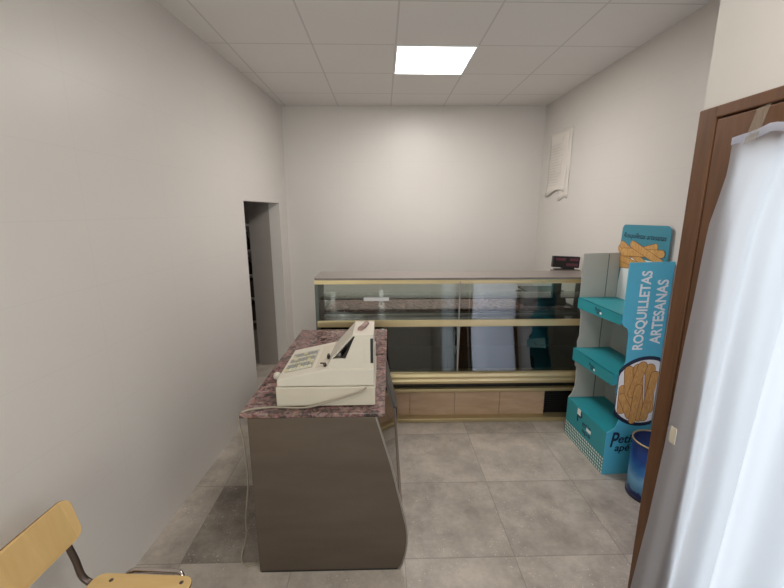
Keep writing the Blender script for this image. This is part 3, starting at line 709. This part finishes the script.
# ------------------------------------------------------------ wooden chair against the left wall
A = math.radians(-3.5)
CM = Matrix.Translation((-.94, 1.09, 0)) @ Matrix.Rotation(A, 4, 'Z')
t = thing('school_chair', (-.94, 1.09, 0), 'plywood and steel tube school chair standing by the left wall', 'chair', rz=A)
def seat_mesh(pts, z0, z1, f):
    pass
mb = MB(); mb.prism(rrect(-.195, .195, -.195, .195, .04), 2, .445, .457); st = mb.obj('seat', [M_PLY, M_PLYEDGE], t, bevel=.003, xf=CM)
for p in st.data.polygons: p.material_index = int(abs(p.normal.z) < .5)
for a, b in ((.155, .165), (.155, -.165), (-.12, .165), (-.12, -.165)): MB().lathe((a, b, .457), [(.008, 0), (.007, .0015), (.002, .002)], 12).obj('rivet', M_TUBE, st, xf=CM)
BT = CM @ Matrix.Translation((-.262, 0, .70)) @ Matrix.Rotation(math.radians(-13), 4, 'Y')
mb = MB(); mb.prism(rrect(-.215, .215, -.085, .085, .035), 0, -.005, .005)
for v in mb.bm.verts: v.co.x += -.03*(1-(v.co.y/.215)**2) + .0
bk = mb.obj('backrest', [M_PLY, M_PLYEDGE], t, bevel=.003, xf=BT)
bx_ = BT.to_3x3() @ Vector((1, 0, 0))
for p in bk.data.polygons: p.material_index = int(p.area < .01)
for y in (-.165, .165):
    for z in (-.055, .045): MB().tube([(-.012, y, z), (-.0065, y, z)], .005, 12).obj('rivet', M_TUBE, bk, xf=BT)
for s in (-1, 1):
    MB().tube(smooth_path([(-.06, s*.168, .430), (-.15, s*.168, .430), (-.205, s*.168, .437), (-.237, s*.168, .47), (-.250, s*.168, .54), (-.275, s*.168, .63), (-.300, s*.168, .74)], 6), .012, 12).obj('back_post', M_TUBE, t, xf=CM)
    MB().tube(smooth_path([(.13, s*.20, .405), (.128, s*.212, .425), (.115, s*.222, .436), (.09, s*.226, .438), (-.06, s*.226, .438), (-.085, s*.222, .436), (-.10, s*.212, .425), (-.105, s*.20, .405)], 5), .010, 12).obj('side_tube', M_CHROME, t, xf=CM)
    for x0, x1 in ((.13, .20), (-.105, -.20)):
        lg = MB().tube([(x0, s*.20, .41), (x1, s*.205, .015)], .0105, 12).obj('leg', M_TUBE, t, xf=CM)
        MB().lathe((x1, s*.205, 0), [(.014, 0), (.014, .03), (.011, .035)], 12).obj('rubber_foot', M_BLACK, lg, xf=CM)
mb = MB(); mb.tube([(.12, -.20, .425), (.12, .20, .425)], .009); mb.tube([(-.095, -.20, .425), (-.095, .20, .425)], .009)
mb.obj('cross_tube', M_TUBE, t, xf=CM)

# ------------------------------------------------------------ store room shelving glimpsed through the doorway
t = thing('storage_shelves', (-2.1, 6.2, 0), 'white shelving unit with goods glimpsed in the dark room beyond the doorway', 'shelving')
SHX0, SHX1, SHY0, SHY1 = -2.65, -1.75, 5.95, 6.3
for a in (SHX0, SHX1-.03):
    for b in (SHY0, SHY1-.03): MB().box(a, a+.03, b, b+.03, 0, 1.95).obj('upright', M_GREYCARD, t)
for z in (.12, .5, .86, 1.24, 1.62): MB().box(SHX0, SHX1, SHY0, SHY1, z, z+.025).obj('shelf', M_GREYCARD, t)
mbx = mat('dark_bottle_glass', srgb(34, 28, 28), .25); bxm = mat('brown_box_card', srgb(70, 52, 44), .7)
def bottle(x, y, z, lab):
    b = MB().lathe((x, y, z), [(.036, 0), (.038, .01), (.038, .16), (.014, .21), (.013, .27)], 16).obj('bottle', mbx)
    tag(b, lab, 'bottle', 'bottles on the storage shelves')
    MB().lathe((x, y, z+.27), [(.016, 0), (.016, .02)], 12).obj('cap', M_GREYCARD, b)
for z, w in ((1.265, 'upper'), (.885, 'lower')):
    for k, x in enumerate((-2.06, -1.97, -1.88)):
        bottle(x, 6.02, z, 'dark bottle beyond the doorway, %s shelf, %s' % (w, ('leftmost of its row', 'middle of its row', 'rightmost of its row')[k]))
for z, w in ((.525, 'middle low'), (.145, 'bottom')):
    b = MB().box(-2.12, -1.82, 5.98, 6.25, z, z+.26).obj('storage_box', bxm, bevel=.004)
    tag(b, 'brown cardboard box on the %s shelf beyond the doorway' % w, 'box')
